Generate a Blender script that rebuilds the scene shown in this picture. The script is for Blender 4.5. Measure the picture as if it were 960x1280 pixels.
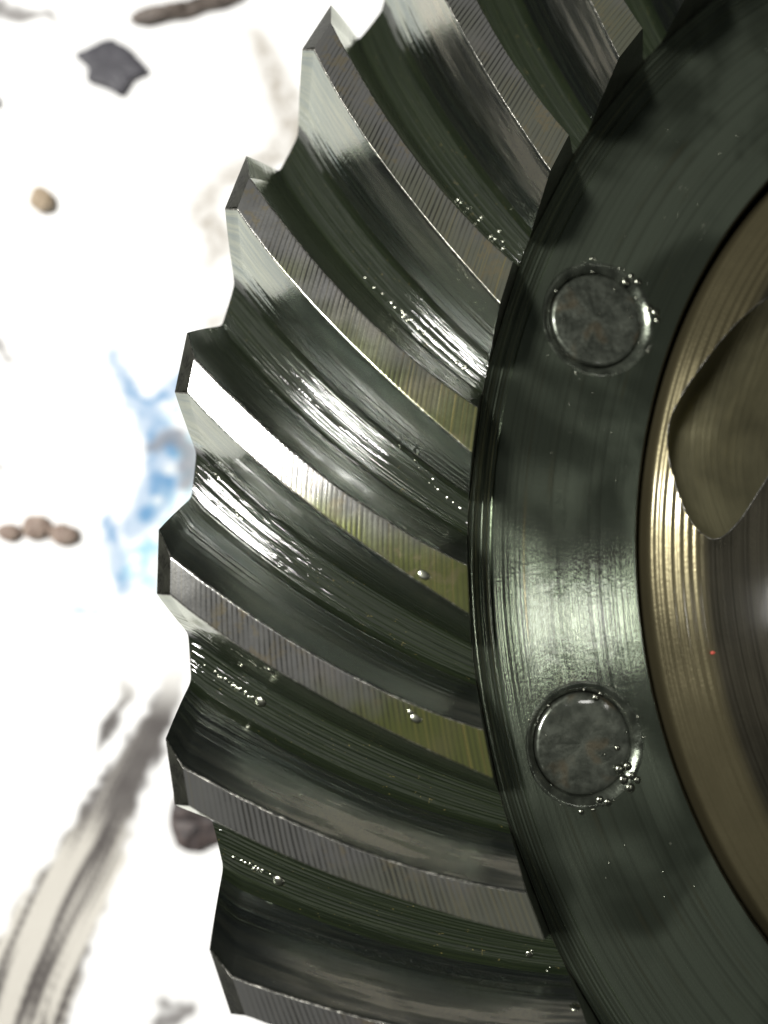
import bpy, bmesh, math, random
import numpy as np
from mathutils import Matrix, Vector, noise
from mathutils.geometry import delaunay_2d_cdt

random.seed(7)
for o in list(bpy.data.objects): bpy.data.objects.remove(o)
scn = bpy.context.scene
COL = scn.collection
S = 0.2                                   # gear outer tip radius in metres; gear axis is world Z, origin on the axis

# ------------------------------------------------------------------ camera
cam_d = bpy.data.cameras.new('camera'); cam = bpy.data.objects.new('camera', cam_d); COL.objects.link(cam)
Rm = Matrix(((0.9829974794564957, -0.10004929783398515, -0.15396783230629443),
             (0.08332716848895062, 0.9902664923048002, -0.11148478465673664),
             (0.16362315964980842, 0.09675955881085568, 0.9817662906236586)))
cam.matrix_world = Matrix.Translation(Vector((-0.91498, -0.10051, 0.67126)) * S) @ Rm.to_4x4()
cam_d.sensor_fit = 'HORIZONTAL'; cam_d.sensor_width = 36.0
cam_d.lens = 984.75 / 960 * 36.0
cam_d.clip_start = 0.005; cam_d.clip_end = 50
cam_d.dof.use_dof = True
cam_d.dof.focus_distance = 0.135
cam_d.dof.aperture_fstop = cam_d.lens / 1000 / 0.0049 
scn.camera = cam

# ------------------------------------------------------------------ world, lamps, exposure
w = bpy.data.worlds.new('World'); scn.world = w; w.use_nodes = True
w.node_tree.nodes['Background'].inputs[0].default_value = (0.92, 1.0, 0.93, 1)
w.node_tree.nodes['Background'].inputs[1].default_value = 0.028

def area_lamp(name, loc, target, sx, sy, power, col, roll=0.0):
    l = bpy.data.lights.new(name, 'AREA'); l.shape = 'RECTANGLE'; l.size = sx; l.size_y = sy
    l.energy = power; l.color = col
    o = bpy.data.objects.new(name, l); COL.objects.link(o)
    o.location = loc
    d = Vector(target) - Vector(loc)
    o.rotation_euler = d.to_track_quat('-Z', 'Y').to_euler()
    return o
area_lamp('work_lamp', (-0.665, 0.175, 0.727), (-0.17, 0, 0), 0.13, 0.125, 16.0, (1.0, 0.985, 0.95))
area_lamp('hand_lamp', (0.20, -0.02, 0.72), (-0.13, -0.02, 0), 0.05, 0.05, 0.25, (1.0, 0.98, 0.93))

vs = scn.view_settings
vs.view_transform = 'Standard'; vs.look = 'None'; vs.exposure = 0.0; vs.gamma = 1.0; vs.use_curve_mapping = False
scn.render.engine = 'CYCLES'
scn.cycles.use_denoising = True
scn.cycles.max_bounces = 8; scn.cycles.glossy_bounces = 6
scn.cycles.sample_clamp_indirect = 6

# ------------------------------------------------------------------ helpers
class NT:
    def __init__(s, name):
        s.m = bpy.data.materials.new(name); s.m.use_nodes = True
        s.t = s.m.node_tree; s.b = s.t.nodes['Principled BSDF']
    def n(s, typ, **kw):
        x = s.t.nodes.new(typ)
        for k, v in kw.items():
            if k.startswith('i_'):
                key = k[2:]
                key = int(key) if key.isdigit() else key.replace('_', ' ')
                s.put(x.inputs[key], v)
            else: setattr(x, k, v)
        return x
    def put(s, sock, v):
        if isinstance(v, bpy.types.NodeSocket): s.t.links.new(v, sock)
        elif isinstance(v, bpy.types.Node): s.t.links.new(v.outputs[0], sock)
        else: sock.default_value = v
    def math(s, op, a, b=0.0, c=None, clamp=False):
        x = s.n('ShaderNodeMath', operation=op, use_clamp=clamp)
        s.put(x.inputs[0], a); s.put(x.inputs[1], b)
        if c is not None: s.put(x.inputs[2], c)
        return x.outputs[0]
    def mix(s, f, a, b):
        x = s.n('ShaderNodeMix', data_type='RGBA')
        s.put(x.inputs[0], f); s.put(x.inputs[6], a); s.put(x.inputs[7], b)
        return x.outputs[2]
    def ramp(s, v, lo, hi, a=0.0, b=1.0, smooth=True):
        x = s.n('ShaderNodeMapRange', interpolation_type='SMOOTHSTEP' if smooth else 'LINEAR')
        s.put(x.inputs[0], v); s.put(x.inputs[1], lo); s.put(x.inputs[2], hi); s.put(x.inputs[3], a); s.put(x.inputs[4], b)
        return x.outputs[0]
    def noise(s, vec, scale, detail=3, rough=0.55, dist=0.0):
        x = s.n('ShaderNodeTexNoise'); s.put(x.inputs['Vector'], vec)
        x.inputs['Scale'].default_value = scale; x.inputs['Detail'].default_value = detail
        x.inputs['Roughness'].default_value = rough; x.inputs['Distortion'].default_value = dist
        return x.outputs[0]
    def comb(s, x, y, z=0.0):
        c = s.n('ShaderNodeCombineXYZ'); s.put(c.inputs[0], x); s.put(c.inputs[1], y); s.put(c.inputs[2], z); return c.outputs[0]
    def obj(s): return s.n('ShaderNodeTexCoord').outputs['Object']
    def uv(s): return s.n('ShaderNodeUVMap').outputs[0]
    def sep(s, v):
        x = s.n('ShaderNodeSeparateXYZ'); s.put(x.inputs[0], v); return x.outputs
    def bump(s, h, strength, dist, normal=None):
        x = s.n('ShaderNodeBump'); x.inputs['Strength'].default_value = strength; x.inputs['Distance'].default_value = dist
        s.put(x.inputs['Height'], h)
        if normal is not None: s.put(x.inputs['Normal'], normal)
        return x.outputs[0]
    def rand(s): return s.n('ShaderNodeObjectInfo').outputs['Random']
    def radius(s, v):
        x, y, z = s.sep(v)
        return s.math('SQRT', s.math('ADD', s.math('MULTIPLY', x, x), s.math('MULTIPLY', y, y)))
    def set(s, **kw):
        for k, v in kw.items(): s.put(s.b.inputs[k.replace('_', ' ')], v)
        return s.m
def rgb(r, g, b): return (r, g, b, 1.0)

# ------------------------------------------------------------------ materials
def mat_land():                               # turned tooth tips, thin oil on them
    t = NT('turned_steel'); P = t.obj(); r = t.radius(P); rnd = t.rand()
    off = t.n('ShaderNodeVectorMath', operation='ADD'); t.put(off.inputs[0], P); t.put(off.inputs[1], t.comb(t.math('MULTIPLY', rnd, 3.1), t.math('MULTIPLY', rnd, 1.7)))
    O = off.outputs[0]
    wob = t.math('MULTIPLY', t.noise(O, 160, 2), 0.00025)
    ph = t.math('MULTIPLY', t.math('ADD', r, wob), 2 * math.pi / 0.00082)
    gro = t.math('ADD', t.math('MULTIPLY_ADD', t.math('SINE', ph), 0.28, 0.28), t.math('MULTIPLY', t.noise(t.comb(t.math('MULTIPLY', t.math('ADD', r, wob), 2300), t.math('MULTIPLY', rnd, 30)), 1.0, 2), 0.6))
    u0, v0, _ = t.sep(t.uv())
    amp = t.math('MULTIPLY', t.ramp(t.noise(O, 110, 3), 0.34, 0.6, 0.25, 1.0), t.math('MULTIPLY', t.ramp(u0, 0.04, 0.2), t.ramp(u0, 0.95, 0.6, 0.45, 1.0)))
    fine = t.noise(t.comb(t.math('MULTIPLY', r, 6000), t.math('MULTIPLY', rnd, 50)), 1.0, 2)
    speck = t.noise(O, 2600, 3)
    u, v, _ = t.sep(t.uv())
    olive = t.ramp(t.math('ADD', t.math('MULTIPLY_ADD', v, 40.0, u), t.math('MULTIPLY', t.math('SUBTRACT', t.noise(O, 55, 3), 0.5), 1.3)), 0.38, 0.85)
    olive = t.math('MULTIPLY', olive, t.n('ShaderNodeAttribute', attribute_type='OBJECT', attribute_name='oil').outputs['Fac'])
    c = t.mix(olive, rgb(0.235, 0.235, 0.225), rgb(0.155, 0.175, 0.055))
    c = t.mix(t.math('MULTIPLY', t.ramp(t.noise(O, 60, 2), 0.58, 0.72), 0.2), c, rgb(0.27, 0.19, 0.16))
    c = t.mix(t.math('MULTIPLY', t.ramp(fine, 0.55, 0.75), t.ramp(u, 0.5, 0.95, 0.15, 0.8)), c, rgb(0.45, 0.36, 0.12))
    c = t.mix(t.math('MULTIPLY', t.ramp(gro, 0.56, 0.3), t.math('MULTIPLY', amp, 0.9)), c, rgb(0.05, 0.05, 0.045))
    ro = t.math('ADD', t.ramp(t.noise(O, 120, 4), 0.3, 0.7, 0.10, 0.15), t.math('MULTIPLY', speck, 0.06))
    h = t.math('ADD', t.math('MULTIPLY', gro, amp), t.math('ADD', t.math('MULTIPLY', fine, 0.7), t.math('MULTIPLY', speck, 0.35)))
    c = t.mix(t.math('MULTIPLY', t.ramp(t.noise(O, 420, 4, 0.65), 0.50, 0.62), t.ramp(t.noise(O, 48, 2), 0.50, 0.62, 0.0, 0.55)), c, rgb(0.28, 0.235, 0.14))
    return t.set(Base_Color=c, Metallic=0.76, Roughness=ro, Normal=t.bump(h, 0.16, 0.00009), Coat_Weight=0.25, Coat_Roughness=0.15)
def mat_flank():                              # lapped flank: satin contact band, dark borders
    t = NT('lapped_steel'); P = t.obj(); rnd = t.rand(); u, v, _ = t.sep(t.uv())
    st = t.comb(t.math('ADD', t.math('MULTIPLY', u, 5), t.math('MULTIPLY', rnd, 40)), t.math('MULTIPLY', v, 34), rnd)
    streak = t.noise(st, 1.0, 4, 0.6)
    speck = t.noise(P, 4200, 3, 0.7)
    av = t.math('ABSOLUTE', v)
    band = t.math('MULTIPLY', t.ramp(av, 0.015, 0.05), t.ramp(t.math('ADD', av, t.math('MULTIPLY', t.math('SUBTRACT', streak, 0.5), 0.3)), 0.40, 0.26))
    wear_sheen = t.n('ShaderNodeAttribute', attribute_type='OBJECT', attribute_name='wear_sheen').outputs['Fac']
    patch = t.ramp(t.noise(t.comb(t.math('MULTIPLY', u, 1.3), t.math('ADD', t.math('MULTIPLY', v, 5), t.math('MULTIPLY', rnd, 9))), 2.0, 3), 0.38, 0.62)
    band = t.math('MULTIPLY', t.math('MULTIPLY', band, t.ramp(u, 0.06, 0.34, 0.12, 1.0)), t.math('MULTIPLY', wear_sheen, t.math('MULTIPLY_ADD', patch, 0.6, 0.3)))
    c = t.mix(t.ramp(streak, 0.35, 0.68), rgb(0.20, 0.22, 0.26), rgb(0.30, 0.305, 0.31))
    c = t.mix(t.math('MULTIPLY', band, t.ramp(speck, 0.30, 0.58, 0.3, 1.0)), c, rgb(0.46, 0.42, 0.35))
    ro = t.math('ADD', t.math('MULTIPLY', band, 0.25), t.ramp(streak, 0.3, 0.7, 0.09, 0.115))
    h = t.math('ADD', t.math('MULTIPLY', speck, 0.6), t.math('MULTIPLY', streak, 0.5))
    wet = t.ramp(av, 0.22, 0.5)
    wave = t.noise(t.comb(t.math('ADD', t.math('MULTIPLY', u, 1.5), t.math('MULTIPLY', rnd, 40)), t.math('MULTIPLY', v, 22), rnd), 1.0, 1, 0.4)
    drops = t.noise(P, 1200, 1)
    h2 = t.math('MULTIPLY', t.math('ADD', t.math('MULTIPLY', wave, 0.7), t.math('MULTIPLY', drops, t.ramp(wave, 0.45, 0.6, 0.0, 0.6))), wet)
    nb = t.bump(h2, 0.5, 0.0005)
    return t.set(Base_Color=c, Metallic=t.math('MULTIPLY_ADD', band, -0.16, 0.98), Roughness=ro, Normal=t.bump(h, 0.3, 0.0002, nb), Coat_Normal=nb, Coat_Weight=t.math('SUBTRACT', 0.75, t.math('MULTIPLY', band, 0.6)), Coat_Roughness=0.05, Coat_Tint=rgb(0.85, 0.9, 0.7))
def mat_root():                               # fillets and roots full of dark green gear oil, rippled along the tooth
    t = NT('oily_root'); P = t.obj(); rnd = t.rand(); u, v, _ = t.sep(t.uv())
    k = t.math('MULTIPLY', rnd, 40)
    st = t.comb(t.math('ADD', t.math('MULTIPLY', u, 2.6), k), t.math('MULTIPLY', v, 48), rnd)
    streak = t.noise(st, 1.0, 3, 0.5)
    wave = t.noise(t.comb(t.math('ADD', t.math('MULTIPLY', u, 1.3), k), t.math('MULTIPLY', v, 15), rnd), 1.0, 1, 0.4)
    wave2 = t.noise(t.comb(t.math('ADD', t.math('MULTIPLY', u, 2.2), k), t.math('MULTIPLY', v, 34), rnd), 1.0, 1, 0.4)
    drops = t.noise(P, 1100, 1, 0.5)
    beadz = t.ramp(t.noise(t.comb(t.math('ADD', t.math('MULTIPLY', u, 4), k), t.math('MULTIPLY', v, 12), rnd), 2.0, 2), 0.52, 0.64)
    c = t.mix(t.ramp(streak, 0.35, 0.7), rgb(0.0035, 0.0065, 0.0018), rgb(0.010, 0.015, 0.005))
    c = t.mix(t.math('MULTIPLY', t.ramp(t.noise(P, 1500, 2), 0.69, 0.76), 0.5), c, rgb(0.15, 0.12, 0.04))
    h = t.math('ADD', t.math('MULTIPLY', wave, 0.25), t.math('ADD', t.math('MULTIPLY', wave2, 0.1), t.math('MULTIPLY', t.math('MULTIPLY', drops, beadz), 0.5)))
    nb = t.bump(h, 0.4, 0.0004)
    return t.set(Base_Color=c, Metallic=0.0, Specular_IOR_Level=0.15, Roughness=0.6, Normal=nb, Coat_Weight=1.0, Coat_Roughness=0.02, Coat_IOR=1.48, Coat_Normal=t.bump(t.math('MULTIPLY', drops, beadz), 0.12, 0.0003))
def mat_ring():                               # turned inner ring of the gear under an oil film
    t = NT('oily_turned_ring'); P = t.obj(); r = t.radius(P)
    fine = t.noise(t.comb(t.math('MULTIPLY', r, 1500), 0.3), 1.0, 3, 0.7)
    lines = t.noise(t.comb(t.math('MULTIPLY', r, 900), 7.3), 1.0, 2)
    blot = t.noise(P, 26, 3, 0.55, 0.6)
    refl_blot = t.ramp(blot, 0.42, 0.58)  # soft reflections of the surroundings, painted into the ring colour
    speck = t.noise(P, 1900, 2)
    c = t.mix(refl_blot, rgb(0.115, 0.137, 0.10), rgb(0.235, 0.275, 0.205))
    c = t.mix(t.math('MULTIPLY', t.ramp(lines, 0.56, 0.70), t.ramp(t.noise(P, 60, 2), 0.5, 0.7, 0.0, 0.4)), c, rgb(0.13, 0.115, 0.06))
    scr = t.math('MULTIPLY', t.ramp(t.math('ABSOLUTE', t.math('SUBTRACT', r, 0.1353)), 0.0003, 0.00008), t.ramp(t.math('ABSOLUTE', t.math('SUBTRACT', t.sep(P)[1], -0.011)), 0.016, 0.009))
    c = t.mix(t.ramp(fine, 0.44, 0.68, 0.0, 0.3), c, rgb(0.05, 0.055, 0.04))
    c = t.mix(t.math('MULTIPLY', scr, 0.45), c, rgb(0.34, 0.29, 0.14))
    h = t.math('ADD', t.math('MULTIPLY', fine, 1.0), t.math('ADD', t.math('MULTIPLY', lines, 0.6), t.math('MULTIPLY', speck, 0.3)))
    return t.set(Base_Color=c, Metallic=0.9, Roughness=t.ramp(blot, 0.4, 0.6, 0.13, 0.21), Normal=t.bump(h, 0.5, 0.00012), Coat_Weight=0.5, Coat_Roughness=0.14, Coat_Normal=t.bump(t.noise(P, 420, 2), 0.12, 0.0003))
def mat_dark(name, col, ro=0.35):
    t = NT(name); P = t.obj(); n1 = t.noise(P, 300, 4); n2 = t.noise(P, 2200, 3)
    c = t.mix(t.ramp(n1, 0.35, 0.65), rgb(*[x * 0.6 for x in col]), rgb(*[x * 1.3 for x in col]))
    return t.set(Base_Color=c, Metallic=0.8, Roughness=t.ramp(n1, 0.3, 0.7, ro - 0.08, ro + 0.12), Normal=t.bump(t.math('ADD', n1, n2), 0.3, 0.0002), Coat_Weight=0.4, Coat_Roughness=0.1)
def mat_bolt():
    t = NT('bolt_steel'); P = t.obj(); n1 = t.noise(P, 260, 5, 0.6); n2 = t.noise(P, 1300, 3); n3 = t.noise(P, 150, 2)
    c = t.mix(t.ramp(n1, 0.38, 0.62), rgb(0.05, 0.056, 0.044), rgb(0.10, 0.11, 0.088))
    c = t.mix(t.math('MULTIPLY', t.ramp(n3, 0.55, 0.68), 0.5), c, rgb(0.10, 0.07, 0.035))
    return t.set(Base_Color=c, Metallic=0.75, Roughness=t.ramp(n2, 0.3, 0.7, 0.3, 0.5), Normal=t.bump(t.math('ADD', n1, t.math('MULTIPLY', n2, 0.6)), 0.3, 0.0003), Coat_Weight=0.8, Coat_Roughness=0.08)
def mat_case(name, c1, c2, hole=False):
    t = NT(name); P = t.obj(); r = t.radius(P)
    fine = t.noise(t.comb(t.math('MULTIPLY', r, 1700), 1.3), 1.0, 3, 0.7)
    blot = t.noise(P, 40, 4); speck = t.noise(P, 1500, 3)
    c = t.mix(t.ramp(blot, 0.35, 0.65), rgb(*c1), rgb(*c2))
    c = t.mix(t.ramp(fine, 0.42, 0.68, 0, 0.3 if hole else 0.7), c, rgb(*[x * 0.4 for x in c1]))
    if not hole: c = t.mix(t.ramp(r, 0.1005, 0.1035), c, rgb(0.135, 0.125, 0.082))
    if hole: fine = t.noise(t.comb(t.math('MULTIPLY', t.sep(P)[0], 1700), t.math('MULTIPLY', t.sep(P)[1], 12)), 1.0, 3)
    h = t.math('ADD', t.math('MULTIPLY', fine, 3.0 if hole else 1.0), t.math('MULTIPLY', speck, 0.5))
    return t.set(Base_Color=c, Metallic=0.78, Roughness=t.ramp(blot, 0.3, 0.7, 0.27 if hole else 0.26, 0.38 if hole else 0.4), Normal=t.bump(h, 0.6, 0.00016), Coat_Weight=0.0 if hole else 0.5, Coat_Roughness=0.1, Coat_Tint=rgb(0.95, 0.85, 0.6))
def mat_edge():                               # corner of the tooth tips, edge glints painted in as bright flecks
    t = NT('glint_edge'); P = t.obj(); n = t.noise(P, 1800, 3, 0.7)
    c = t.mix(t.math('MULTIPLY', t.ramp(n, 0.42, 0.62), t.ramp(t.noise(P, 130, 3), 0.4, 0.6, 0.15, 1.0)), rgb(0.10, 0.10, 0.09), rgb(0.60, 0.58, 0.52))
    return t.set(Base_Color=c, Metallic=0.9, Roughness=0.34, Normal=t.bump(n, 0.6, 0.0002))
def mat_oil():
    t = NT('oil_bead')
    return t.set(Base_Color=rgb(0.30, 0.31, 0.25), Metallic=1.0, Roughness=0.24, IOR=1.48)
def mat_ground():
    t = NT('stained_white_paint'); P = t.obj()
    a = t.n('ShaderNodeVertexColor', layer_name='stain').outputs[0]
    n1 = t.noise(P, 140, 4); n2 = t.noise(P, 900, 3)
    c = t.mix(t.ramp(n1, 0.35, 0.7, 0.0, 0.06), a, rgb(0.62, 0.60, 0.55))
    return t.set(Base_Color=c, Roughness=0.55, Normal=t.bump(t.math('ADD', n1, n2), 0.25, 0.0006))
def mat_bit(name, a, b, sc=500):
    t = NT(name); P = t.obj(); n1 = t.noise(P, sc, 4)
    return t.set(Base_Color=t.mix(t.ramp(n1, 0.35, 0.65), rgb(*a), rgb(*b)), Roughness=0.6, Normal=t.bump(n1, 0.5, 0.0008))

M_land, M_flank, M_root, M_ring = mat_land(), mat_flank(), mat_root(), mat_ring()
M_body = mat_dark('dark_forged_steel', (0.05, 0.052, 0.04))
M_bolt = mat_bolt(); M_groove = mat_dark('oily_groove', (0.10, 0.112, 0.088), 0.2)
M_case = mat_case('turned_case_steel', (0.036, 0.036, 0.030), (0.062, 0.060, 0.050))
M_bore = mat_case('bored_case_steel', (0.17, 0.16, 0.10), (0.30, 0.28, 0.17), True)
M_chamfer = mat_dark('shaded_chamfer_steel', (0.03, 0.031, 0.022), 0.3)  # steel colour darkened to carry the chamfer's dim reflection
M_edge = mat_edge()
M_oil, M_ground = mat_oil(), mat_ground()

def tag(o, label=None, cat=None, group=None, kind=None):
    for k, v in (('label', label), ('category', cat), ('group', group), ('kind', kind)):
        if v: o[k] = v
    return o
def link(name, me, parent=None, loc=None, rz=0.0):
    o = bpy.data.objects.new(name, me); COL.objects.link(o)
    if parent: o.parent = parent
    if loc is not None: o.location = loc
    o.rotation_euler = (0, 0, rz)
    return o
def finish(me, mats, angle=35):
    for m in mats: me.materials.append(m)
    me.polygons.foreach_set('use_smooth', [True] * len(me.polygons))
    me.set_sharp_from_angle(angle=math.radians(angle))
    me.update(); return me
def revolve(prof, seg, mats, name, closed=False, angle=35):   # prof: (r, z, material index of the strip that follows)
    vs, fs, mi = [], [], []
    n = len(prof)
    for i in range(seg):
        a = 2 * math.pi * i / seg; ca, sa = math.cos(a), math.sin(a)
        vs += [(r * ca, r * sa, z) for r, z, _ in prof]
    for i in range(seg):
        j = (i + 1) % seg
        for k in range(n if closed else n - 1):
            k2 = (k + 1) % n
            fs.append((i * n + k, i * n + k2, j * n + k2, j * n + k)); mi.append(prof[k][2])
    me = bpy.data.meshes.new(name); me.from_pydata(vs, [], fs); me.polygons.foreach_set('material_index', mi)
    bm = bmesh.new(); bm.from_mesh(me); bmesh.ops.remove_doubles(bm, verts=bm.verts, dist=1e-7)
    bmesh.ops.recalc_face_normals(bm, faces=bm.faces); bm.to_mesh(me); bm.free()
    return finish(me, mats, angle)

# ------------------------------------------------------------------ ground
GZ = -0.085
GK, GCX, GCY = 1.230, -0.183, -0.0201          # the stains below were surveyed on a plane 31 mm higher
def gpt(p): return (GCX + (p[0] - GCX) * GK, GCY + (p[1] - GCY) * GK)
vn = noise.noise
BLUE = [[(-.22001,.0309,.0005),(-.21678,.02528,.0012),(-.21311,.02027,.002),(-.20875,.01535,.003),(-.20566,.00936,.0037),(-.20504,.00223,.0037),(-.2078,-.00519,.0029),(-.21105,-.0094,.0017)],
        [(-.21121,.01869,.0017),(-.20569,.02213,.0017),(-.20263,.02621,.0014)],
        [(-.21595,-.00777,.0012),(-.21426,-.01076,.0018),(-.21262,-.01619,.0016),(-.21092,-.02212,.0014)], [(-.21969,-.02782,.0005),(-.21596,-.02735,.0005)]]
PALE = [[(-.20285,.01698,.0034),(-.20008,.00276,.0041),(-.20391,-.0048,.0041),(-.20714,-.01394,.0044),(-.20916,-.01849,.0037),(-.2029,-.02143,.0017)]]
GREYB = [[(-.20839,.00905,.0014),(-.20402,.01173,.002),(-.19938,.00918,.0024),(-.19947,.00193,.0017)]]
DOTS = [(-.2158,-.01474,.0013),(-.20998,.02158,.0015),(-.20374,.00453,.0013),(-.20539,-.00228,.0013),(-.20103,.01628,.0014)]
STREAK = [[(-.19708,-.03569,.0015),(-.1993,-.04607,.003),(-.20251,-.05466,.0042),(-.20637,-.06396,.0047),(-.21058,-.07632,.0066),(-.21538,-.08918,.0082),(-.21928,-.1017,.0095),(-.22176,-.11241,.0102),(-.235,-.15,.013)],
          [(-.20898,-.04162,.001),(-.20695,-.04486,.0014),(-.21036,-.05093,.0014),(-.21139,-.05596,.0008)]]
SMEAR = [[(-.20102,.07125,.003),(-.20326,.06501,.0042),(-.19846,.05901,.0044),(-.20017,.05296,.002)], [(-.19526,.11091,.003),(-.18742,.09677,.005),(-.18329,.08738,.005),(-.190,.080,.004),(-.1985,.0745,.0035)],
         [(-.19868,.03891,.0024),(-.1948,.04135,.002)]]
DARKS = [[(-.2524,.10551,.0028),(-.24792,.1041,.002),(-.24221,.10691,.0008),(-.23876,.10447,.0005)], [(-.24334,.0282,.0015),(-.23957,.02462,.0014)], [(-.23942,.00119,.0013),(-.24,.0005,.001)],
         [(-.19251,-.10698,.0016),(-.1875,-.10807,.0013),(-.19288,-.1109,.0018)]]
def sd(x, y, lines):                          # signed distance to thick polylines
    best = 1e9; par = 0
    for l in lines:
        for (ax, ay, ar), (bx, by, br) in zip(l, l[1:]):
            dx, dy = bx - ax, by - ay; L = dx * dx + dy * dy
            t = min(1, max(0, ((x - ax) * dx + (y - ay) * dy) / L))
            d = math.hypot(x - ax - t * dx, y - ay - t * dy) - (ar + (br - ar) * t)
            if d < best: best = d; par = ((x - ax) * dy - (y - ay) * dx) / math.sqrt(L)
    return best, par
def sst(a, b, v):
    t = min(1, max(0, (v - a) / (b - a))); return t * t * (3 - 2 * t)
def lerp3(a, b, t): return tuple(a[i] + (b[i] - a[i]) * t for i in range(3))
def stain(x, y):
    x = GCX + (x - GCX) / GK; y = GCY + (y - GCY) / GK
    c = (0.86, 0.858, 0.85)
    if not (-.27 < x < -.15 and -.16 < y < .14): return c
    f1 = vn((x * 260, y * 260, 1)); f2 = vn((x * 700, y * 700, 4)); f3 = vn((x * 110, y * 110, 8))
    f = f1 * 0.0016 + f2 * 0.0009
    d, _ = sd(x, y, SMEAR); c = lerp3(c, (0.40, 0.37, 0.325), 0.95 * sst(.0016, -.003, d + f * 1.6) * (0.55 + 0.6 * sst(-.3, .4, f2 + f1)))
    d, _ = sd(x, y, PALE); c = lerp3(c, (0.17, 0.45, 0.58), 0.85 * sst(.0022, -.0022, d + f * 1.8) * sst(-.35, .35, f1 + f2 * .8))
    d, _ = sd(x, y, BLUE); c = lerp3(c, (0.030, 0.19, 0.40), 0.95 * sst(.0016, -.0012, d + f * 1.1) * (0.6 + 0.4 * sst(-.3, .3, f1)))
    d, _ = sd(x, y, GREYB); c = lerp3(c, (0.13, 0.14, 0.17), 0.8 * sst(.0007, -.001, d + f))
    for dx, dy, r in DOTS: c = lerp3(c, (0.62, 0.66, 0.68), 0.9 * sst(r * 1.2, r * .5, math.hypot(x - dx, y - dy) + f * .6))
    d, p = sd(x, y, DARKS); c = lerp3(c, (0.13, 0.12, 0.115), 0.9 * sst(.0009, -.0012, d + f))
    d, p = sd(x, y, STREAK)
    if d < .004:
        along = -x * 0.33 + y * 0.94
        s1 = vn((p * 520, along * 26, 2)); s2 = vn((p * 1300, along * 60, 6)); s3 = vn((p * 240, along * 14, 12))
        k = sst(.0009, -.0012, d + f * 0.9 + s1 * .0012)
        core = sst(-.078, -.066, y) * sst(-.036, -.05, y)        # solid bare strip near the gear, striped wear further down
        dark = max(core * sst(-.5, .1, s3 + .25), sst(-.12, .22, s1 * .8 + s2 * .5 + s3 * .6))
        c = lerp3(c, lerp3((0.55, 0.525, 0.47), (0.075, 0.066, 0.062), dark), k * (0.35 + 0.65 * sst(-.036, -.05, y)))
    sh = sst(.15, .45, f3 + f1 * .4) * 0.03
    return lerp3(c, (0.5, 0.48, 0.45), sh)
def axis(a, b, n, far):
    core = list(np.linspace(a, b, n)); st = (b - a) / n; out = []
    p, q = a, b; s = st
    lo, hi = [], []
    while s < far:
        s *= 1.7; p -= s; q += s; lo.insert(0, p); hi.append(q)
    return lo + core + hi
gx = axis(-.295, -.135, 210, 2.0); gy = axis(-.175, .165, 440, 2.0)
vs_, cols = [], []
for y in gy:
    for x in gx:
        z = GZ + (0.0005 * vn((x * 45, y * 45, 0)) if abs(x) < .4 and abs(y) < .4 else 0)
        vs_.append((x, y, z)); cols += [*stain(x, y), 1.0]
nx = len(gx); fs_ = [(j * nx + i, j * nx + i + 1, (j + 1) * nx + i + 1, (j + 1) * nx + i) for j in range(len(gy) - 1) for i in range(nx - 1)]
me = bpy.data.meshes.new('ground'); me.from_pydata(vs_, [], fs_)
ca = me.color_attributes.new('stain', 'FLOAT_COLOR', 'POINT'); ca.data.foreach_set('color', cols)
finish(me, [M_ground], 60)
tag(link('ground', me), 'white painted surface with blue splash and worn dark streak under the gear', kind='structure')

# ------------------------------------------------------------------ ring gear
N = 37; PIT = 2 * math.pi / N
PH0 = -0.25520
RT, ZT = 0.75356, 0.06730
TL = math.atan2(ZT, 1 - RT)
WH, WT = 0.0430, 0.0502
HH, HT = 0.080, 0.061
DCH, SCH = 0.0075, 0.055
def spiral(s): return .00077 + .20428 * s - .00974 * s * s + .00475 * s ** 3
def edge(s, side):                             # angle of a tip edge, measured like spiral()
    if s < SCH:
        f = s / SCH; return (-.0215 + (-.0031 + .0215) * f) if side < 0 else (.0215 + (.0271 - .0215) * f)
    if side < 0: return -.0136 + .18948 * s + .0255 * s * s - .02597 * s ** 3
    return .01514 + .21908 * s - .04498 * s * s + .03547 * s ** 3
def gap_angle(s, side, x, var=0):
    e = edge(s, side) + .0007 * noise.noise((s * 34, side * 3.1, var * 7.7)) * (1 - x) ** 6; return PH0 + e + (spiral(s) + side * PIT / 2 - e) * x
# half profile: x = fraction of the way from the tip edge to mid gap, y = fraction of tooth depth
_kx = [0, .006, .0125, .019, .08, .15, .22, .29, .36, .43, .485, .535, .580, .615, .645, .68, .72, .78, .85, .92, 1.0]
_ky = [0, .0015, .0065, .0155, .10, .20, .305, .41, .52, .628, .715, .797, .868, .918, .952, .976, .988, .993, .996, .998, 1.0]
_xs = _kx[:9] + [.40, .435, .47, .505, .535, .56] + [.575 + .0115 * i for i in range(36)] + [.995, 1.0]
_hp = [(x, float(np.interp(x, _kx, _ky))) for x in _xs]
NF = 15                                        # profile points before this one are flank
HX = [a for a, b in _hp]; HY = [b for a, b in _hp]
for _ in range(1):                             # ease the corners of the fillet
    HY = HY[:NF] + [(HY[i - 1] + 2 * HY[i] + HY[min(i + 1, len(HY) - 1)]) / 4 for i in range(NF, len(HY))]
HY[-1] = 1.0
RIDGES = [(.595, .011, .0045), (.645, .014, .0080), (.705, .016, .0100), (.77, .018, .0105), (.835, .020, .0090), (.90, .022, .0070), (.955, .018, .0050)]
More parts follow.
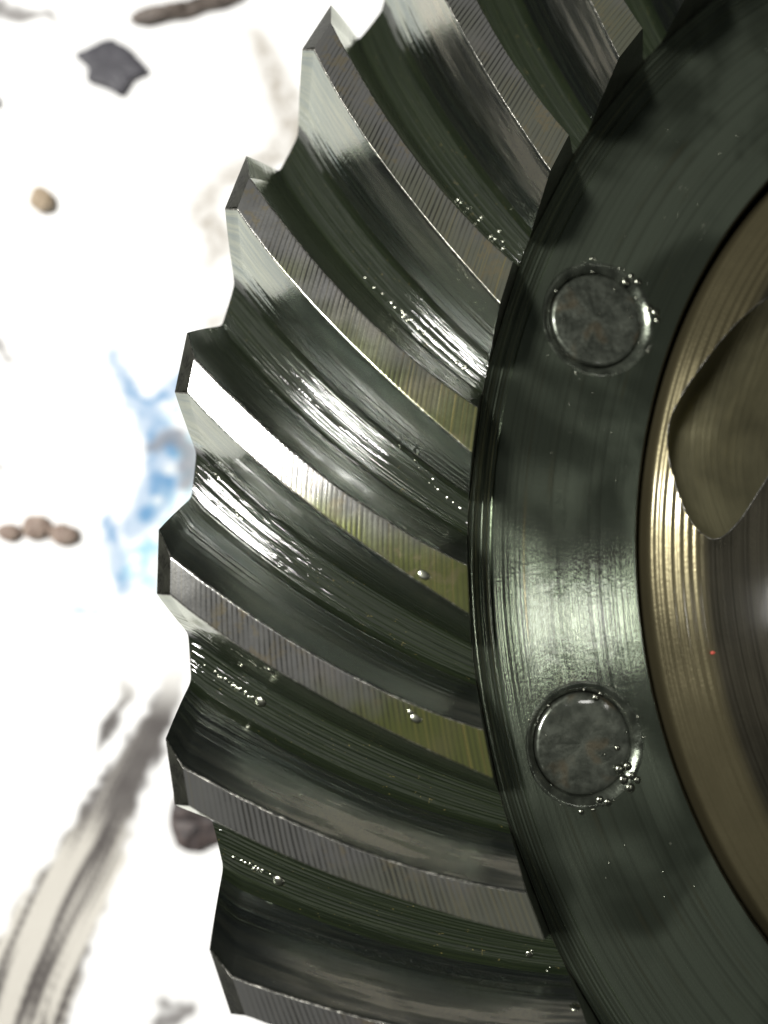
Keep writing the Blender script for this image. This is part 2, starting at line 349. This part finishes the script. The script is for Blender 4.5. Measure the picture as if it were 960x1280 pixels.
def ridge(s, x, side, var):                    # standing oil ripples and cutter steps that run along the root
    o = 0.0
    for j, (c, w_, a) in enumerate(RIDGES):
        c2 = c + .010 * noise.noise((s * .9, j * 3.7, var * 9.1 + side * 2.3))
        g = noise.noise((s * 1.5, j * 7.1, var * 5.3 + side * 4.9)) + .38
        if g > 0: o += a * min(1.0, g * 2.2) * math.exp(-((x - c2) / w_) ** 2)
    return o * (1.0 if x < .985 else 0.0) * min(1, s / .02)
def tooth_pt(s, side, i, var=0):
    """point i of the half profile on side -1/+1 at station s (0 heel, 1 toe), tooth number 0"""
    dc = DCH / HH * max(0.0, 1 - s / SCH) if s < SCH else 0.0
    y = HY[i]; x = HX[i]
    if dc > 0:
        y = dc + y * (1 - dc); x = float(np.interp(y, HY, HX))
    h = HH + (HT - HH) * s
    ang = gap_angle(s, side, x, var)
    r0 = 1 - (1 - RT) * s; z0 = DCH * (1 - s) + ZT * s
    dep = h * (y - (ridge(s, x, side, var) if i >= NF else 0))
    r = r0 - dep * math.sin(TL); z = z0 - dep * math.cos(TL)
    return Vector((-r * math.cos(ang), -r * math.sin(ang), z)) * S
def tooth_mesh(var):
    ss = sorted(set([0, .012, .03, SCH, SCH + .004] + list(np.linspace(.075, .985, 58)) + [1.0]))
    n = len(_hp); row = []
    for i in range(n - 1, -1, -1): row.append((-1, i))
    row += [(-1, -1), (1, -1)]
    for i in range(n): row.append((1, i))
    m = len(row); vs, uv = [], []
    for s in ss:
        for sd_, i in row:
            if i == -1:                        # just inside the tip edge, so that the tip stays flat
                a_, b_ = tooth_pt(s, -1, 0), tooth_pt(s, 1, 0); f_ = .05
                p = a_.lerp(b_, f_ if sd_ < 0 else 1 - f_); vs.append(p); uv.append((s, sd_ * .0036)); continue
            p = tooth_pt(s, sd_, i, var)
            if i == n - 1: p.z -= 0.00002
            vs.append(p); uv.append((s, sd_ * (0.004 if i == 0 else HX[i])))
    fs, mi = [], []
    for a in range(len(ss) - 1):
        for b in range(m - 1):
            fs.append((a * m + b, (a + 1) * m + b, (a + 1) * m + b + 1, a * m + b + 1))
            i = min(row[b][1], row[b + 1][1])
            mi.append((4 if ss[a] < SCH else 0) if row[b][1] <= 0 and row[b + 1][1] <= 0 else (5 if i <= 2 else 1 if i < NF else 2))
    nv = len(vs)
    for a in (0, len(ss) - 1):                 # heel and toe end faces down to the gear body
        lo = []
        for b in range(m):
            p = vs[a * m + b].copy(); dd = 0.012 * S
            base = vs[a * m]; lo.append(p)
        for b in range(m // 2 - 1):
            q = (a * m + b, a * m + b + 1, a * m + m - 2 - b, a * m + m - 1 - b)
            fs.append(q if a else q[::-1]); mi.append(3)
    me = bpy.data.meshes.new('tooth'); me.from_pydata(vs, [], fs); me.polygons.foreach_set('material_index', mi)
    ul = me.uv_layers.new(name='UVMap')
    for l in me.loops: ul.data[l.index].uv = uv[l.vertex_index]
    bm = bmesh.new(); bm.from_mesh(me); bmesh.ops.recalc_face_normals(bm, faces=bm.faces)
    f0 = max(bm.faces, key=lambda f: f.calc_center_median().z)
    if f0.normal.z < 0: bmesh.ops.reverse_faces(bm, faces=bm.faces)
    bm.to_mesh(me); bm.free()
    return finish(me, [M_land, M_flank, M_root, M_body, M_chamfer, M_edge], 28)

gear = bpy.data.objects.new('ring_gear', None); COL.objects.link(gear); gear.empty_display_size = .05
gear.location = (0, 0, GZ)
tag(gear, 'oily dark steel ring gear with curved teeth resting on the white painted surface', 'gear')
UP = (0, 0, -GZ)                                # parts share the gear axis; their origin is level with the tips
tms = [tooth_mesh(v) for v in range(4)]
OIL = {0: .8, 1: .95, 2: .95, 3: .3, 4: .15, -1: .35, -2: .3, -3: .4}; WEAR_SHEEN = {0: .15, 1: .2, 2: .4, 3: 1.0, 4: 1.0, -1: .55, -2: .9, -3: .9}  # second table: contact band strength, with lighting differences between teeth painted in
t0 = link('tooth', tms[0], gear, UP); t0['oil'] = OIL[0]; t0['wear_sheen'] = WEAR_SHEEN[0]
for k in range(1, N):
    c = t0.copy(); c.data = tms[(k * 7 // 3) % 4]; COL.objects.link(c); c.parent = gear; kk = k if k < 20 else k - N; c.rotation_euler = (0, 0, kk * PIT)
    c['oil'] = OIL.get(kk, .2 + .7 * ((k * .381) % 1)); c['wear_sheen'] = WEAR_SHEEN.get(kk, .2 + .8 * ((k * .618) % 1))

def ringz(r): return -0.01748 + (0.0034 * ((r - 0.683) / 0.025) if r > 0.683 else 0.0)
RO, RI, BR, BOLT_R, BOLT_PH = 0.7060, 0.5650, 0.6429, 0.0565, -0.2895
hr0, hz0 = 1 - HH * math.sin(TL), DCH - HH * math.cos(TL)
tr0, tz0 = RT - HT * math.sin(TL), ZT - HT * math.cos(TL)
prof = [(RO, ringz(RO), 0)]
for i in range(1, 57):                          # rounded lip with turned ridges between the ring face and the toe ends
    f = i / 57; r = RO + (tr0 - RO) * f
    z = ringz(RO) + (tz0 - ringz(RO)) * (f ** 1.5) + 0.0008 * math.sin(i * 0.7854 * 1.13) * (1 if 4 < i < 52 else 0) * (0.6 + 0.4 * math.sin(i * .31))
    prof.append((r, z, 0))
for i in range(0, 13):
    f = i / 12; prof.append((tr0 + (hr0 - tr0) * f, tz0 + (hz0 - tz0) * f - 0.0006, 1))
bz = (GZ + 0.0006) / S
prof += [(hr0 - .012, hz0 - .06, 1), (hr0 - .016, bz + .01, 1), (hr0 - .026, bz, 1), (RI + .012, bz, 1), (RI, bz + .012, 1), (RI, ringz(RI) - .003, 1), (RI + .003, ringz(RI), 0)]
body = revolve([(r * S, z * S, m) for r, z, m in prof], 720, [M_ring, M_body], 'gear_body', angle=50)
link('gear_body', body, gear, UP)
# ring face with ten open bolt holes
def circle(cx, cy, r, n): return [Vector((cx + r * math.cos(2 * math.pi * i / n), cy + r * math.sin(2 * math.pi * i / n))) for i in range(n)]
bolts = [(-BR * math.cos(BOLT_PH + k * math.pi / 5), -BR * math.sin(BOLT_PH + k * math.pi / 5)) for k in range(10)]
pts, edges = [], []
def loop(ps, edge=True):
    a = len(pts); pts.extend(ps)
    if edge: edges.extend((a + i, a + (i + 1) % len(ps)) for i in range(len(ps)))
loop(circle(0, 0, RO, 720)); loop(circle(0, 0, RI + .003, 720))
for bx, by in bolts: loop(circle(bx, by, BOLT_R, 96))
for r in (.58, .61, .6429, .683, .692):
    loop([p for p in circle(0, 0, r, 360) if all((p - Vector(b)).length > BOLT_R + .003 for b in bolts)], False)
v2, e2, f2, *_ = delaunay_2d_cdt(pts, edges, [], 0, 1e-6)
ff = []
for f in f2:
    c = sum((v2[i] for i in f), Vector((0, 0))) / len(f)
    if RI + .003 < c.length < RO and all((c - Vector(b)).length > BOLT_R * .9995 for b in bolts): ff.append(f)
vs3 = [Vector((v.x, v.y, ringz(v.length))) * S for v in v2]
fo = len(vs3)
me = bpy.data.meshes.new('ring_face'); me.from_pydata(vs3, [], ff)
bm = bmesh.new(); bm.from_mesh(me)
bmesh.ops.delete(bm, geom=[v for v in bm.verts if not v.link_faces], context='VERTS')
bmesh.ops.recalc_face_normals(bm, faces=bm.faces)
if next(iter(bm.faces)).normal.z < 0: bmesh.ops.reverse_faces(bm, faces=bm.faces)
bm.to_mesh(me); bm.free(); finish(me, [M_ring], 30)
link('ring_face', me, gear, UP)
# bolt ends in their oily countersinks
hole_prof = [(BOLT_R * S, .0, 0), ((BOLT_R - .0015) * S, .00012, 0), ((BOLT_R - .0035) * S, .00004, 0), (.0505 * S, -.0004, 0), (.0478 * S, -.0007, 0), (.0466 * S, -.0012, 0), (.0462 * S, -.0026, 0), (.0440 * S, -.0030, 0)]
hole_me = revolve(hole_prof, 96, [M_groove], 'hole_rim', angle=60)
def bolt_mesh(k):
    random.seed(k)
    pr = [(0.00001, -.0005), (.0012, -.00048), (.0045, -.0005), (.0070, -.00047), (.0084, -.0005), (.0088, -.0006), (.00905, -.0009), (.0091, -.0028)]
    me = revolve([(r, z, 0) for r, z in pr], 96, [M_bolt], 'bolt_end', angle=60)
    for v in me.vertices:
        v.co.z += 0.00012 * noise.noise((v.co.x * 500, v.co.y * 500, k)) 
    return me
bm0 = bolt_mesh(1)
for k, (bx, by) in enumerate(bolts):
    h = link('bolt_hole', hole_me, gear, (bx * S, by * S, -GZ + ringz(BR) * S + 0.00003))
    b = link('bolt_end', bm0, gear, (bx * S, by * S, -GZ + ringz(BR) * S + 0.0001), k * 1.3)

# oil beads: on two tooth tips, in the roots, round the bolt ends
bb = bmesh.new()
def bead(p, n, r, fl=0.5, el=1.0, tdir=None):
    n = Vector(n).normalized(); q = n.to_track_quat('Z', 'Y').to_matrix().to_4x4()
    if tdir is not None:
        x = (Vector(tdir) - n * Vector(tdir).dot(n)).normalized(); y = n.cross(x)
        q = Matrix((x, y, n)).transposed().to_4x4()
    bmesh.ops.create_icosphere(bb, subdivisions=2, radius=1, matrix=Matrix.Translation(p) @ q @ Matrix.Diagonal((r * el, r, r * fl, 1)))
def on_tooth(s, q, k=None, xfrac=None):
    k = math.floor(q + .5); d = q - k; side = 1 if d > 0 else -1
    e_ = edge(s, side) - spiral(s); x = max(0, (abs(d) * PIT - abs(e_)) / (PIT / 2 - abs(e_)))
    rot = Matrix.Rotation(k * PIT, 4, 'Z')
    def P(s_, x_):
        y_ = float(np.interp(x_, HX, HY)); sv = HX.index(min(HX, key=lambda t: abs(t - x_)))
        h = HH + (HT - HH) * s_
        ang = gap_angle(s_, side, x_) if x > 0 else PH0 + spiral(s_) + d * PIT
        dep = h * y_; r = 1 - (1 - RT) * s_ - dep * math.sin(TL); z = DCH * (1 - s_) + ZT * s_ - dep * math.cos(TL)
        return rot @ (Vector((-r * math.cos(ang), -r * math.sin(ang), z)) * S)
    p = P(s, x); tx = P(s + .01, x) - p
    if x > 0: ty = P(s, x + .01) - P(s, x - .01)
    else: ty = Vector((0, 0, 1)).cross(tx)
    n = tx.cross(ty); n = n if n.z > 0 else -n
    return p, n.normalized(), tx.normalized()
for s, q, r in ((.866, 1.061, .0008), (.803, 1.96, .0007), (.79, 1.935, .0004)):
    p, n, t = on_tooth(s, q); bead(p, n, r, .13, 1.4, t)
for s, q, r in ((.243, 2.489, .0010), (.178, 3.558, .0010), (.907, 3.572, .0006), (.984, 3.744, .0007), (.351, 2.153, .0009), (.2, 2.33, .0007)):
    p, n, t = on_tooth(s, q); bead(p, n, r, .3, 1.3, t)
rr = random.Random(3)
ROWS = ((.05, 2.485, .22, 2.492, 44, .006), (.04, 3.535, .17, 3.545, 30, .005), (.83, .425, 1.0, .48, 16, .003), (.60, -.45, .96, -.46, 40, .008), (.82, -.87, .98, -.75, 26, .02),
        (.08, 1.38, .2, 1.52, 26, .006), (.45, -.42, .75, -.44, 20, .012), (.7, .36, .95, .40, 14, .02), (.65, -1.4, .97, -1.42, 24, .03), (.9, 3.57, 1.0, 3.75, 6, .03))
for s0, q0, s1, q1, cnt, sp_ in ROWS:
    for _ in range(int(cnt * .6)):
        f = rr.random(); p, n, t = on_tooth(s0 + (s1 - s0) * f, q0 + (q1 - q0) * f + rr.gauss(0, sp_)); bead(p, n, rr.uniform(.00012, .00040), .38, 1.4, t)
zr = ringz(.64) * S
for bx, by in bolts:
    for _ in range(20):
        a = rr.uniform(0, 2 * math.pi); rad = (BOLT_R + rr.choice((.0005, .001, -.0085, .0025)) + rr.gauss(0, .0006)) * S
        bead((bx * S + rad * math.cos(a), by * S + rad * math.sin(a), zr - (0.0006 if rad < BOLT_R * .97 * S else 0)), (0, 0, 1), rr.uniform(.00014, .00042), .28)
for x, y, r in ((-.11675,.04629,6),(-.11537,.04536,7),(-.11784,.04499,8),(-.11279,.0404,8),(-.11143,.03979,8),(-.11102,.03824,6),(-.1329,-.04053,5),(-.13225,-.03909,6),(-.13256,-.04121,5),(-.13277,-.04229,6),(-.13307,-.04472,4),
                (-.11427,-.04686,9),(-.11275,-.04622,8),(-.11189,-.04788,8),(-.1134,-.04866,9),(-.11077,-.04854,7),(-.11209,-.05001,9),(-.11782,-.05236,7),(-.11626,-.05271,7),(-.1196,-.03436,6),(-.12119,-.05459,5),(-.11494,-.04307,5)):
    bead((x, y, zr), (0, 0, 1), r * 0.000105, .3)
for _ in range(90):
    a = rr.uniform(-.7, .6); r = rr.uniform(.58, .70) * S
    bead((-r * math.cos(a), -r * math.sin(a), zr), (0, 0, 1), rr.uniform(.00008, .0002), .5)
me = bpy.data.meshes.new('oil_beads'); bb.to_mesh(me); bb.free(); finish(me, [M_oil], 180)
tag(link('oil_beads', me, gear, UP), 'small clear oil beads clinging to teeth and bolt rims', kind='stuff')

# ------------------------------------------------------------------ differential case inside the ring
case = bpy.data.objects.new('differential_case', None); COL.objects.link(case); case.location = (0, 0, GZ)
tag(case, 'brown turned steel hub inside the ring gear with an oval opening', 'hub')
cz = [(.0, .030), (.2, .028), (.3, .024), (.4, .016), (.45, .010), (.50, .003), (.515, 0), (.528, -.0035), (.54, -.009), (.553, -.016)]
CR = [a for a, b in cz]; CZ = [b for a, b in cz]
prof = [(0.0005, .030, 0)]
for r in list(np.linspace(.1, .40, 8)): prof.append((r, float(np.interp(r, CR, CZ)), 0))
r = .40
while r < .5532:
    rid = 0.00055 * math.sin((r - .5) * 2 * math.pi / .0072) * min(1, max(0, (r - .505) / .012)); prof.append((r, float(np.interp(r, CR, CZ)) + rid, 0))
    r += .0012 if r > .5 else .005
prof += [(.5545, -.018, 0), (.5555, -.021, 0), (.556, -.10, 0), (.556, bz + .002, 0), (0.0005, bz + .002, 0)]
cm = revolve([(a * S, b * S, m) for a, b, m in prof], 540, [M_case, M_bore], 'case_body', closed=True, angle=60)
HOLE = [(-0.09012, 0.04451), (-0.09519, 0.03994), (-0.09862, 0.03578), (-0.10148, 0.03157), (-0.10531, 0.02517), (-0.1078, 0.01937), (-0.10843, 0.01383), (-0.10774, 0.00902), (-0.10565, 0.00196), (-0.10328, -0.00192), (-0.10151, -0.00327), (-0.10006, -0.00375), (-0.09817, -0.00299), (-0.09645, -0.0012), (-0.09474, 0.00105), (-0.09146, 0.00677), (-0.08661, 0.01547), (-0.08359, 0.02433), (-0.08246, 0.03399), (-0.08422, 0.04114), (-0.08668, 0.04435)]
def case_z(x, y): return float(np.interp(math.hypot(x, y) / S, CR, CZ)) * S
hv = [Vector((x, y, case_z(x, y))) for x, y in HOLE]
def cr(a, b, c, d, t): return 0.5 * ((2 * b) + (c - a) * t + (2 * a - 5 * b + 4 * c - d) * t * t + (3 * b - a - 3 * c + d) * t ** 3)
sm = []
for i in range(len(hv)):
    for j in range(4): sm.append(cr(hv[i - 1], hv[i], hv[(i + 1) % len(hv)], hv[(i + 2) % len(hv)], j / 4))
nh = len(sm)
D = Vector((.96, -.07, -.10))                    # the bore runs down into the hub, away from the ring
lv = [p + Vector((0, 0, .004)) for p in sm]
for t in (0, .0015, .003, .0045, .006, .008, .011, .015, .021, .030, .045, .065):
    for p in sm:
        q = p + D * t; q.z -= 3.0 * t * t; q.z += (1 - (1 - min(t, .008) / .008) ** 2) * ((q.y - .019) ** 2 / .085 - .0085); lv.append(q)
nl = len(lv) // nh
hf = [(l * nh + i, l * nh + (i + 1) % nh, (l + 1) * nh + (i + 1) % nh, (l + 1) * nh + i) for l in range(nl - 1) for i in range(nh)]
hf += [tuple(range(nh))[::-1], tuple((nl - 1) * nh + i for i in range(nh))]
hm = bpy.data.meshes.new('cut'); hm.from_pydata(lv, [], hf)
bm = bmesh.new(); bm.from_mesh(hm); bmesh.ops.recalc_face_normals(bm, faces=bm.faces); bm.to_mesh(hm); bm.free()
hm.polygons.foreach_set('material_index', [1] * len(hm.polygons)); finish(hm, [M_case, M_bore], 40)
co = bpy.data.objects.new('case_body', cm); COL.objects.link(co)
ho = bpy.data.objects.new('cut', hm); COL.objects.link(ho)
md = co.modifiers.new('hole', 'BOOLEAN'); md.object = ho; md.operation = 'DIFFERENCE'; md.solver = 'EXACT'
dg = bpy.context.evaluated_depsgraph_get()
nm = bpy.data.meshes.new_from_object(co.evaluated_get(dg))
co.modifiers.clear(); co.data = nm; bpy.data.objects.remove(ho)
nm.set_sharp_from_angle(angle=math.radians(40))
co.parent = case; co.location = UP
rv, rf = [], []
for i, p in enumerate(sm):                      # burr left round the rim of the opening
    t_ = (sm[(i + 1) % nh] - sm[i - 1]).normalized(); n_ = Vector((t_.y, -t_.x, 0)); rad = .00012 * (1 + .6 * noise.noise((p.x * 900, p.y * 900, 2)))
    for j in range(6):
        a = j * math.pi / 3; rv.append(p + n_ * rad * math.cos(a) + Vector((0, 0, 1)) * (rad * math.sin(a) - .00005))
for i in range(nh):
    for j in range(6): rf.append((i * 6 + j, i * 6 + (j + 1) % 6, ((i + 1) % nh) * 6 + (j + 1) % 6, ((i + 1) % nh) * 6 + j))
me = bpy.data.meshes.new('opening_rim'); me.from_pydata(rv, [], rf); finish(me, [M_edge], 60)
link('opening_rim', me, case, UP)
# ------------------------------------------------------------------ bits lying on the white surface
def chip(name, outline, h, mat, label, cat, group=None, lump=0.25, z=None):
    if z is None: z = GZ + .0003; outline = [gpt(p) for p in outline]; h *= GK
    cx = sum(p[0] for p in outline) / len(outline); cy = sum(p[1] for p in outline) / len(outline)
    ol = []
    L = len(outline)
    for i in range(L):
        for j in range(4):
            p = cr(*[Vector((*outline[(i + q) % L], 0)) for q in (-1, 0, 1, 2)], j / 4); ol.append((p.x - cx, p.y - cy))
    vs, fs = [], []; n = len(ol)
    rings = [(1.0, 0), (1.03, .35), (1.0, .72), (.9, .95), (.62, 1.0 + lump * .5), (.3, 1.0 + lump)]
    for k, (sc, hh) in enumerate(rings):
        for x, y in ol:
            f = 1 + .06 * noise.noise((x * 900, y * 900, k)) ; vs.append((x * sc * f, y * sc * f, h * hh * (1 + .35 * noise.noise((x * 400 + cx * 999, y * 400, 3)))))
    for k in range(len(rings) - 1):
        for i in range(n): fs.append((k * n + i, k * n + (i + 1) % n, (k + 1) * n + (i + 1) % n, (k + 1) * n + i))
    vs.append((0, 0, h * (1 + lump))); c = len(vs) - 1
    for i in range(n): fs.append(((len(rings) - 1) * n + i, (len(rings) - 1) * n + (i + 1) % n, c))
    fs.append(tuple(range(n))[::-1])
    me = bpy.data.meshes.new(name); me.from_pydata(vs, [], fs); finish(me, [mat], 60)
    o = link(name, me, None, (cx, cy, z)); tag(o, label, cat, group); return o
def blob(cx, cy, r, ex=1.0, ang=0.0, seed=0, n=12):
    out = []
    for i in range(n):
        a = 2 * math.pi * i / n; rr_ = r * (1 + .28 * noise.noise((math.cos(a) * 1.3, math.sin(a) * 1.3, seed)))
        x, y = rr_ * ex * math.cos(a), rr_ * math.sin(a); out.append((cx + x * math.cos(ang) - y * math.sin(ang), cy + x * math.sin(ang) + y * math.cos(ang)))
    return out
FL = [(-.23463,.0972),(-.2313,.10026),(-.22775,.10249),(-.22337,.1009),(-.22087,.09871),(-.21863,.09637),(-.22166,.09387),(-.22285,.09106),(-.22401,.08955),(-.22752,.09073),(-.23159,.09161),(-.2317,.09404),(-.23274,.09532)]
chip('paint_flake', FL, .0009, mat_bit('slate_flake', (.035, .034, .042), (.06, .058, .068), 250), 'dark slate five-cornered flake lying on the white surface above the tan crumb', 'flake', lump=.05)
M_tan = mat_bit('tan_grit', (.30, .23, .15), (.42, .34, .25)); M_brown = mat_bit('brown_grit', (.22, .16, .13), (.34, .27, .22)); M_clod = mat_bit('dark_clod', (.03, .025, .025), (.085, .065, .06), 350)
chip('crumb', blob(-.23776, .06169, .0027, 1, 0, 5), .0018, M_tan, 'lone tan round crumb on clean white below the dark flake', 'crumb')
for (x, y, r, ex, lab) in ((-.23514, -.01226, .0019, 1.3, 'flat brown crumb at the outer end of a row of three near the blue paint'), (-.2298, -.01088, .0027, 1.1, 'largest brown crumb in the middle of the row of three near the blue paint'), (-.22412, -.01171, .0023, 1.2, 'brown crumb of the row of three closest to the blue paint')):
    chip('crumb', blob(x, y, r, ex, .1, x * 900), .0016, M_brown, lab, 'crumb', 'brown crumbs in a row')
chip('clod', [(-.19493,-.06593),(-.19513,-.07007),(-.19332,-.07444),(-.19016,-.07597),(-.18661,-.0747),(-.18207,-.07289),(-.18089,-.06785),(-.18818,-.06314),(-.19237,-.06333)], .0022, M_clod, 'dark brown oily clod partly hidden behind a tooth near the lower left streak', 'clod')
chip('scrap', [(-.2235,.1082),(-.2222,.1108),(-.2175,.1130),(-.2120,.1152),(-.2070,.1181),(-.2010,.1220),(-.1985,.1205),(-.2030,.1160),(-.2075,.1140),(-.2110,.1115),(-.2160,.1098),(-.2200,.1078)], .0016, mat_bit('bark_scrap', (.07, .055, .045), (.16, .13, .11)), 'long dark brown scrap lying near the upper edge of the white surface', 'scrap')
chip('grit', blob(-.2505, .0830, .0014, .8, 0, 3), .001, M_clod, 'small dark grit grain by the far edge level with the dark flake', 'grit')

M_red = mat_bit('red_paint', (.30, .05, .03), (.42, .09, .06), 900)
chip('paint_speck', blob(-.0993, -.02453, .00032, 1.4, .3, 9, 8), .0003, M_red, 'tiny red paint speck stuck on the brown hub below its oval opening', 'speck', z=case_z(-.0993, -.02453) + .0001)
